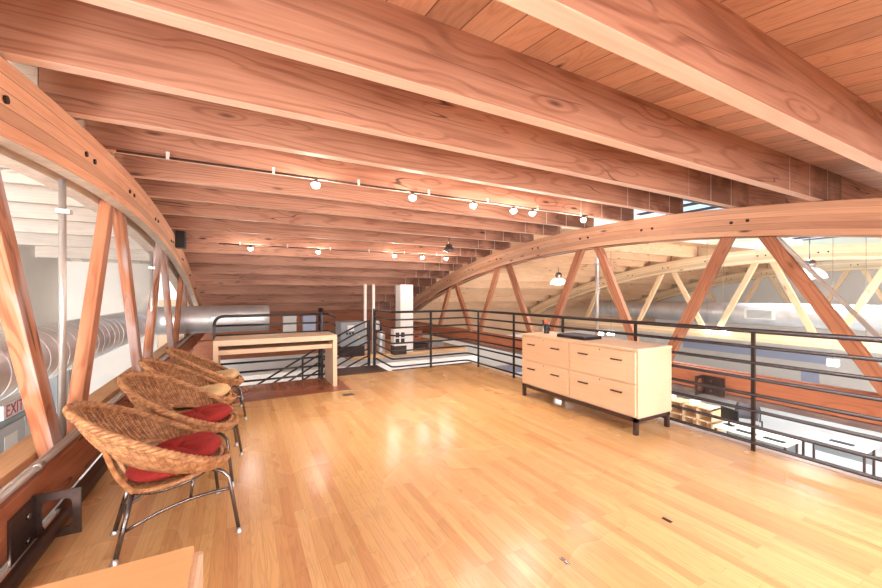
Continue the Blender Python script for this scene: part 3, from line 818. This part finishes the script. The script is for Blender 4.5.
sp_ = empty('wall_speaker', (-.985, 8.1, 2.19)); sp_.scale = (1.15, 1.15, 1.15)
MB().box(-.01, -.11, 0, .11, .11, .26, bev=.01).build('speaker_cabinet', M['black'], sp_)
MB().tube([(.11, 0, .09), (.114, 0, .09), (.116, 0, .09)], [.07, .07, .045], 20).build('driver', M['fabric_grey'], sp_)
MB().cyl((.112, 0, .20), (.116, 0, .20), .025, 16).build('tweeter', M['grey'], sp_)
tag(sp_, 'small black speaker mounted on the left truss top chord', 'speaker')

# ---------------------------------------------------------------- track lights
def lamp_spot(parent, x, z, aim):
    h = empty('spot_head'); h.parent = parent; h.location = (x, 0, z)
    return h
def track(y, z, x0, x1, xs, label, lab2, dark=()):
    e = empty('lamp_track', (x0, y, z))
    MB().tube([(0, 0, 0), (x1-x0, 0, 0)], .011, 8).build('track_bar', M['steel'], e)
    k = x0+.35
    while k < x1:
        MB().box(k-x0-.012, -.012, -.012, k-x0+.012, .012, .05, bev=.002).build('track_clip', M['white'], e); k += .85
    tag(e, label, 'lamp track')
    for i, x in enumerate(xs):
        s = empty('spot_lamp', (x, y, z))
        MB().tube([(0, 0, -.008), (0, 0, -.02)], .006, 8).build('stem', M['chrome'], s)
        MB().lathe([(.012, 0), (.03, -.012), (.036, -.045), (.034, -.047), (.026, -.016), (.008, -.006)], (0, 0, -.012), 18).build('reflector', M['chrome'], s)
        MB().lathe([(.002, .012), (.026, .004), (.044, -.026), (.03, -.056), (.004, -.066)], (0, 0, -.04), 14).build('bulb', M['bulb'], s)
        tag(s, lab2[i], 'spotlight', 'spotlights on the tracks')
        l = bpy.data.lights.new('halogen', 'POINT'); l.energy = 7; l.color = (1, .94, .90); l.shadow_soft_size = .04
        o = bpy.data.objects.new('halogen', l); COL.objects.link(o); o.parent = s; o.location = (0, 0, -.16)
ords = ['leftmost', 'second from the left', 'third from the left', 'fourth from the left', 'fifth from the left', 'rightmost']
track(4.05, 2.575, -.91, 4.70, [.69, 1.78, 2.62, 3.27, 3.60, 4.61], 'thin lamp track on the joists nearer the camera',
      ['glowing spotlight on the nearer track, '+o for o in ords])
track(8.22, 2.33, -.35, 4.95, [.18, 1.45, 3.15, 3.87, 4.52], 'thin lamp track on the joists farther from the camera',
      ['glowing spotlight on the farther track, '+o for o in ords[:4]+ords[5:]])
# warm pool on the floor from the track lamps aimed down
def spot(loc, tgt, e, size, col):
    l = bpy.data.lights.new('track_beam', 'SPOT'); l.energy = e; l.spot_size = R(size); l.spot_blend = .9; l.color = col; l.shadow_soft_size = .4
    o = bpy.data.objects.new('track_beam', l); COL.objects.link(o); o.location = loc
    o.rotation_euler = (Vector(tgt)-Vector(loc)).to_track_quat('-Z', 'Y').to_euler()
for x, tx, ty in ((1.78, 1.6, 3.9), (2.62, 2.3, 3.6), (3.27, 2.2, 4.8), (.69, .9, 4.2)):
    spot((x, 4.05, 2.45), (tx, ty, 0), 48, 84, (1, .88, .66))
for x, tx, ty in ((3.87, 3.4, 6.2), (2.3, 2.0, 6.2), (.18, .6, 6.2)):
    spot((x, 8.1, 2.2), (tx, ty, 0), 70, 46, (1, .88, .66))

# ---------------------------------------------------------------- hanging hall lamps
def bay_lamp(x, y, z, zt_, label):
    e = empty('bay_lamp', (x, y, z))
    MB().lathe([(.05, .30), (.09, .27), (.11, .2), (.08, .14), (.10, .10)], n=20).build('ballast', M['chrome'], e)
    MB().tube([(0, 0, .3), (0, 0, zt_-z)], .01, 8).build('hanger', M['chrome'], e)
    sh = MB(); P = []
    for k in range(32):
        a = k*2*PI/32; P.append([Vector((r_*math.cos(a), r_*math.sin(a), zz)) for r_, zz in ((.10, .12), (.17, .09), (.24, .02), (.27, -.06), (.275, -.10), (.265, -.10), (.23, .01), (.16, .08), (.10, .11))])
    sh.grid(P, closed_u=True); sh.build('glass_shade', M['lampglass'], e)
    for k in range(16):
        pass
    MB().tube([(.272*math.cos(k*2*PI/40), .272*math.sin(k*2*PI/40), -.1) for k in range(40)], .008, 6, closed=True).build('shade_ring', M['chrome'], e)
    MB().lathe([(.03, .1), (.05, .05), (.04, .0), (.01, -.02)], n=14).build('bulb', M['white'], e)
    l = bpy.data.lights.new('pendant', 'POINT'); l.energy = 40; l.shadow_soft_size = .1; l.color = (1, .97, .92)
    o = bpy.data.objects.new('pendant', l); COL.objects.link(o); o.parent = e; o.location = (0, 0, -.2)
    tag(e, label, 'pendant lamp', 'hanging hall lamps'); return e
bay_lamp(9.1, 9.0, 1.78, zb(9)-.02, 'glass pendant lamp hanging in the first open bay, left of the grey conduit')
bay_lamp(10.5, 3.34, 1.80, 2.9, 'glass pendant lamp hanging between right truss and pale truss')
fx = empty('ceiling_fixture', (3.95, 7.05, 2.30))
MB().lathe([(.06, .14), (.07, .09), (.12, .04), (.14, 0), (.12, 0), (.02, .05)], n=18).build('reflector', M['chrome'], fx)
MB().tube([(0, 0, .14), (0, 0, .30)], .01, 8).build('stem', M['chrome'], fx)
tag(fx, 'unlit chrome lamp hanging between the joists near the right truss', 'lamp')

# glowing blocks standing in for track lamp reflections in glass
for i, (x, y, z) in enumerate([(12.55, 6.34, .38), (12.55, 5.9, .38), (11.2, 3.19, -.07), (11.2, 2.705, -.04), (9.6, 7.81, .23), (9.6, 7.43, .26)]):
    e = empty('strip_lamp', (x, y, z))
    MB().box(-.03, -.10, 0, .03, .10, .05, bev=.006).build('housing', M['white'], e)
    MB().box(-.05, -.09, -.09, .05, .09, .0, bev=.02).build('tube', M['led'], e)
    MB().tube([(0, 0, .05), (0, 0, (zb(y)+JD-.005 if not 3.3 < y < 6.6 else 3.4)-z-.01)], .004, 6).build('hanger', M['chrome'], e)
    tag(e, 'small glowing hall lamp seen through the railing, '+['left of the pair above the cabinet end', 'right of the pair above the cabinet end', 'left of the pair at the right edge', 'right of the pair at the right edge', 'left of the pair behind the cabinet top', 'right of the pair behind the cabinet top'][i], 'lamp', 'lit hall lamps')

# ---------------------------------------------------------------- floor details
v = MB().box(-.075, -.05, 0, .075, .05, .004, bev=.001).build('floor_vent', M['black'], None, (1.31, 5.17, 0))
tag(v, 'small black floor vent in front of the writing desk', 'vent')
for (x, y, lb) in ((1.48, 1.42, 'tiny metal floor plate in the foreground boards, nearest the camera'), (2.30, 1.385, 'tiny dark floor plate to the right on the boards')):
    v = MB().box(-.012, -.028, 0, .012, .028, .003, bev=.001).build('floor_plate', M['chrome'] if x < 2 else M['black'], None, (x, y, 0)); tag(v, lb, 'floor plate')

# ---------------------------------------------------------------- left lower level
es = empty('exit_sign', (-3.398, 8.98, -.66))
MB().box(0, -.34, 0, .05, .34, .24, bev=.006).build('sign_box', M['signlit'], es)
def text(s, size, loc, rot, mat, parent, name='lettering'):
    cu = bpy.data.curves.new(name, 'FONT'); cu.body = s; cu.size = size; cu.extrude = .002; cu.align_x = 'CENTER'; cu.align_y = 'CENTER'
    o = bpy.data.objects.new(name, cu); COL.objects.link(o)
    bpy.context.view_layer.update()
    dg = bpy.context.evaluated_depsgraph_get(); me = bpy.data.meshes.new_from_object(o.evaluated_get(dg))
    bpy.data.objects.remove(o); ob = bpy.data.objects.new(name, me); COL.objects.link(ob)
    ob.parent = parent; ob.location = loc; ob.rotation_euler = rot; me.materials.clear(); me.materials.append(mat); return ob
t_ = text('EXIT', .28, (.054, .0, .12), (R(90), 0, R(90)), M['signred'], es); t_.scale = (.98, 1, 1)
tag(es, 'white exit sign with red letters under the left duct', 'sign')
dr = struct(empty('door_1', (-3.395, 9.2, -2.75)))
MB().box(0, -.95, 0, .06, .95, 2.08, bev=.004).build('door_frame', M['grey'], dr)
for s in (-1, 1):
    d = MB().box(.06, min(s*.02, s*.88), .02, .09, max(s*.02, s*.88), 2.0, bev=.004).build('door_leaf', M['grey_door'], dr)
    MB().box(.09, min(s*.25, s*.65), 1.05, .095, max(s*.25, s*.65), 1.85).build('door_glass', M['white'], d)
    MB().box(.095, min(s*.05, s*.12), .95, .13, max(s*.05, s*.12), 1.05).build('door_handle', M['chrome'], d)
cb = empty('electrical_cabinet', (-3.398, 11.0-.6, -1.2))
MB().box(0, -.28, 0, .22, .28, 1.35, bev=.006).build('cabinet_body', M['grey'], cb)
MB().box(.22, -.25, .03, .235, .25, 1.32, bev=.004).build('door', M['grey_door'], cb)
tag(cb, 'grey metal cabinet on the left wall behind the second truss web', 'cabinet')

# ---------------------------------------------------------------- far end equipment behind the loft
tb_ = box('cross_beam', (-1.0, 11.9, -.42), (5.6, 12.15, .12), M['bottom']); tag(tb_, 'reddish timber beam low across the far end of the loft bay', 'beam')
lg_ = box('plywood_platform', (2.3, 9.0, -.22), (5.6, 11.85, -.12), M['ledge'], bev=.004); tag(lg_, 'plywood platform carrying the white machine behind the railing', 'platform')
lg2 = box('white_parapet', (-1.0, 8.4, -2.75), (5.6, 8.5, -.24), M['white'], bev=.004); tag(lg2, 'white low wall behind the back railing', 'partition')
co = box('white_column', (3.62, 9.0, -.12), (3.97, 9.35, 1.62), M['white'], axis='z', bev=.004); tag(co, 'square white column behind the back railing', 'column')
eb = empty('air_handler', (2.38, 9.2, .14)); eb.scale = (.7, 1, .58)
MB().box(-.42, -.3, 0, .42, .3, .98, bev=.01).build('housing', M['grey'], eb)
MB().box(-.40, -.28, -.44, .40, .28, 0, bev=.01).build('stand', M['darkbox'], eb)
MB().box(-.2, -.312, .62, .02, -.3, .86, bev=.002).build('label_plate', M['white'], eb)
for dx, dz, m_ in ((-.22, .52, 'black'), (-.12, .52, 'black'), (-.02, .54, 'black'), (.08, .5, 'brass'), (.2, .34, 'brass')):
    MB().box(dx-.03, -.315, dz-.04, dx+.03, -.3, dz+.05, bev=.002).build('warning_label', M[m_], eb)
tag(eb, 'grey air handler box with black and yellow labels behind the stair opening', 'machine')
tk = empty('water_heater', (3.22, 9.35, -.12)); tk.scale = (.5, .5, .75)
MB().lathe([(.2, 0), (.21, .02), (.21, .62), (.19, .68), (.08, .72), (.04, .73)], n=28).build('tank', M['galv'], tk)
MB().lathe([(.14, 0), (.15, .01), (.15, .25), (.1, .3), (.04, .31)], (-.22, 0, .78), 24).build('upper_drum', M['galv'], tk)
MB().cyl((0, 0, .7), (0, 0, 1.0), .05, 12).build('neck', M['steel'], tk)
tag(tk, 'round silver tank beside the white column', 'tank')
au = empty('window_unit', (3.49, 8.82, -.12))
MB().box(-.16, -.11, 0, .18, .11, .22, bev=.01).build('stand', M['darkbox'], au)
MB().box(-.16, -.12, .22, .18, .12, .62, bev=.01).build('casing', M['white'], au)
for dx in (-.08, .06):
    for dz in (.28, .43): MB().box(dx-.04, -.128, dz, dx+.055, -.12, dz+.12).build('louvre', M['black'], au)
tag(au, 'white machine casing with four dark louvres in front of the column', 'machine')
for x, lb in ((2.83, 'white vertical pipe left of the silver tank'), (3.05, 'white vertical pipe rising above the silver tank')):
    p = MB().cyl((0, 0, 0), (0, 0, 1.75), .038, 14).build('vent_pipe', M['white'], None, (x, 9.45, -.12)); tag(p, lb, 'pipe')
for i, (x, y, z, sx, sy, sz, m_) in enumerate([(-.2, 10.9, .12, .5, .3, .5, 'grey'), (1.3, 12.02, .12, .36, .2, .68, 'white'), (1.85, 12.02, .12, .36, .2, .6, 'blue'), (4.4, 9.6, -.12, .5, .3, .12, 'darkbox'), (5.0, 9.9, -.12, .6, .3, .09, 'grey'), (4.7, 10.6, -.12, .3, .3, .2, 'bottom')]):
    if i == 0: continue
    lbs = ['', 'white box standing on the far cross beam, left one', 'pale blue box standing on the far cross beam, right one', 'dark flat box on the platform right of the column', 'long grey case on the platform', 'small wooden crate at the back of the platform']
    e = empty('storage_box', (x, y, z)); MB().box(-sx/2, -sy/2, 0, sx/2, sy/2, sz*.8, bev=.005).build('box_body', M[m_], e)
    MB().box(-sx/2-.006, -sy/2-.006, sz*.8, sx/2+.006, sy/2+.006, sz, bev=.004).build('lid', M[m_], e); tag(e, lbs[i], 'box')

# ---------------------------------------------------------------- hall below on the right
FZ = -2.75
pn = empty('wall_graphic', (22.99, 9.6, 0))
MB().box(-.012, -2.9, -1.75, 0, 3.3, -1.30).build('blue_band', M['blue'], pn)
MB().box(-.014, -2.9, -1.30, 0, 3.3, -1.22).build('red_stripe', M['redpaint'], pn)
tag(pn, 'blue painted band with a red line above it on the far right wall', 'wall panel')
pw = empty('blue_notice_board', (22.99, 7.3, -2.74)); MB().box(-.03, -.3, 0, 0, .3, .6, bev=.003).build('board', M['blue'], pw); MB().box(-.04, -1.9, -.02, 0, -.34, .66, bev=.003).build('cream_board', M['wall_bright'], pw)
tag(pw, 'small blue and cream boards low on the far wall', 'board')
bt = empty('blue_table', (8.8, 11.8, FZ))
MB().box(-1.3, -.7, 1.15, 1.3, .7, 1.2, bev=.005).build('table_top', M['blue'], bt)
for a in (-1.2, 1.2):
    for b in (-.6, .6): MB().box(a-.03, b-.03, 0, a+.03, b+.03, 1.15).build('leg', M['steel'], bt)
tag(bt, 'blue topped table on the lower floor behind the railing, left of the credenza', 'table')

def cubby(x, y, rz, label):
    e = empty('cubby_desk', (x, y, FZ), rz)
    W, Hh, Dd = 1.9, 1.05, .5
    mb = MB().box(-W/2, Dd/2-.02, 0, W/2, Dd/2, Hh)
    mb.build('back_panel', M['pale_web'], e)
    for k in range(6):
        xx = -W/2+k*(W-.03)/5; MB().box(xx, -Dd/2, 0, xx+.03, Dd/2-.02, Hh).build('divider', M['pale_web'], e)
    for k in range(4): MB().box(-W/2, -Dd/2, k*(Hh-.03)/3, W/2, Dd/2-.02, k*(Hh-.03)/3+.03).build('shelf', M['pale_web'], e)
    tag(e, label, 'shelf unit'); return e
cubby(11.3, 6.4, R(-90), 'blond cubbyhole shelf unit on the lower floor right of the credenza')
def book(x, y, z, rz, m_, lb):
    e = MB().box(-.09, -.12, 0, .09, .12, .09, bev=.003).build('paper_stack', M[m_], None, (x, y, z)); e.rotation_euler = (0, 0, rz); tag(e, lb, 'papers')
book(11.25, 6.0, FZ+1.05, .2, 'white', 'white paper stack on the near end of the cubbyhole unit')
book(11.3, 6.7, FZ+1.05, -.3, 'white', 'white paper stack in the middle of the cubbyhole unit')
book(11.25, 7.1, FZ+1.05, .1, 'grey', 'grey paper stack on the far end of the cubbyhole unit')
def desk(x, y, rz, W, label, top='white'):
    e = empty('office_desk', (x, y, FZ), rz)
    MB().box(-W/2, -.35, .70, W/2, .35, .735, bev=.006).build('desk_top', M[top], e)
    for a in (-W/2+.05, W/2-.05):
        for b in (-.3, .3): MB().box(a-.02, b-.02, 0, a+.02, b+.02, .70).build('leg', M['steel'], e)
    MB().box(-W/2+.06, .28, .3, W/2-.06, .30, .70).build('modesty_panel', M['grey'], e)
    tag(e, label, 'desk'); return e
desk(11.1, 4.55, R(-90), 1.5, 'pale office desk on the lower floor beside the mesh chair', 'cream')
desk(12.2, 3.40, R(-90), 1.1, 'white office desk with black legs on the lower floor at the right', 'grey_door')
desk(12.6, 1.75, R(-90), 1.2, 'white office desk at the far right edge of the lower floor', 'grey_door')
def monitor(x, y, z, rz, lb):
    e = empty('computer_monitor', (x, y, z), rz)
    MB().box(-.25, -.015, .10, .25, .015, .43, bev=.006).build('screen_housing', M['black'], e)
    MB().box(-.235, -.019, .115, .235, -.0155, .415).build('screen', M['glass_blue'], e)
    MB().box(-.02, .0, .02, .02, .03, .2).build('stand', M['black'], e); MB().box(-.12, -.08, 0, .12, .08, .015, bev=.004).build('base', M['black'], e)
    tag(e, lb, 'monitor')
monitor(11.2, 5.12, FZ+.735, R(70), 'black monitor on the pale office desk behind the railing')
monitor(12.65, 1.75, FZ+.735, R(95), 'black monitor on the desk at the far right edge')
for i, (x, y) in enumerate([(10.95, 4.65), (10.95, 4.1), (12.1, 3.3)]):
    e = MB().box(-.07, -.20, 0, .07, .20, .02, bev=.004).build('keyboard', M['black'], None, (x, y, FZ+.735)); tag(e, ['dark keyboard in front of the monitor on the pale desk', 'dark keyboard at the near end of the pale desk', 'dark keyboard on the white desk'][i], 'keyboard')
oc = empty('office_chair', (12.35, 5.22, FZ), R(200))
P = []
for i in range(13):
    u = -1+i/6; P.append([Vector((-.22-.06*(1-u*u)+.0, u*.25*(1-.12*abs(v)), .62+.25*(v+1))) for v in [-1, -.5, 0, .5, 1]])
mb = MB(); mb.grid(P); b_ = mb.build('backrest', M['fabric_grey'], oc); sm = b_.modifiers.new('s', 'SOLIDIFY'); sm.thickness = .03
MB().tube([(-.22, -.26, .60), (-.24, -.27, .9), (-.26, -.2, 1.13), (-.28, 0, 1.16), (-.26, .2, 1.13), (-.24, .27, .9), (-.22, .26, .60)], .018, 8).build('back_frame', M['black'], oc)
MB().box(-.24, -.25, .44, .24, .25, .52, bev=.03).build('seat', M['fabric_grey'], oc)
MB().cyl((0, 0, .1), (0, 0, .44), .03).build('gas_lift', M['black'], oc)
for s in (-1, 1): MB().tube([(-.1, s*.26, .46), (-.05, s*.31, .5), (-.05, s*.31, .68), (.15, s*.31, .70)], .018, 8).build('armrest', M['black'], oc)
for k in range(5):
    a = k*2*PI/5; l_ = MB().tube([(0, 0, .11), (.3*math.cos(a), .3*math.sin(a), .07)], .02, 8).build('base_leg', M['black'], oc)
    MB().lathe([(.02, 0), (.03, .01), (.03, .05), (.02, .06)], (.3*math.cos(a), .3*math.sin(a), 0), 12).build('caster', M['black'], l_)
tag(oc, 'dark mesh office chair on the lower floor behind the railing post', 'office chair')
bpy.context.view_layer.update()
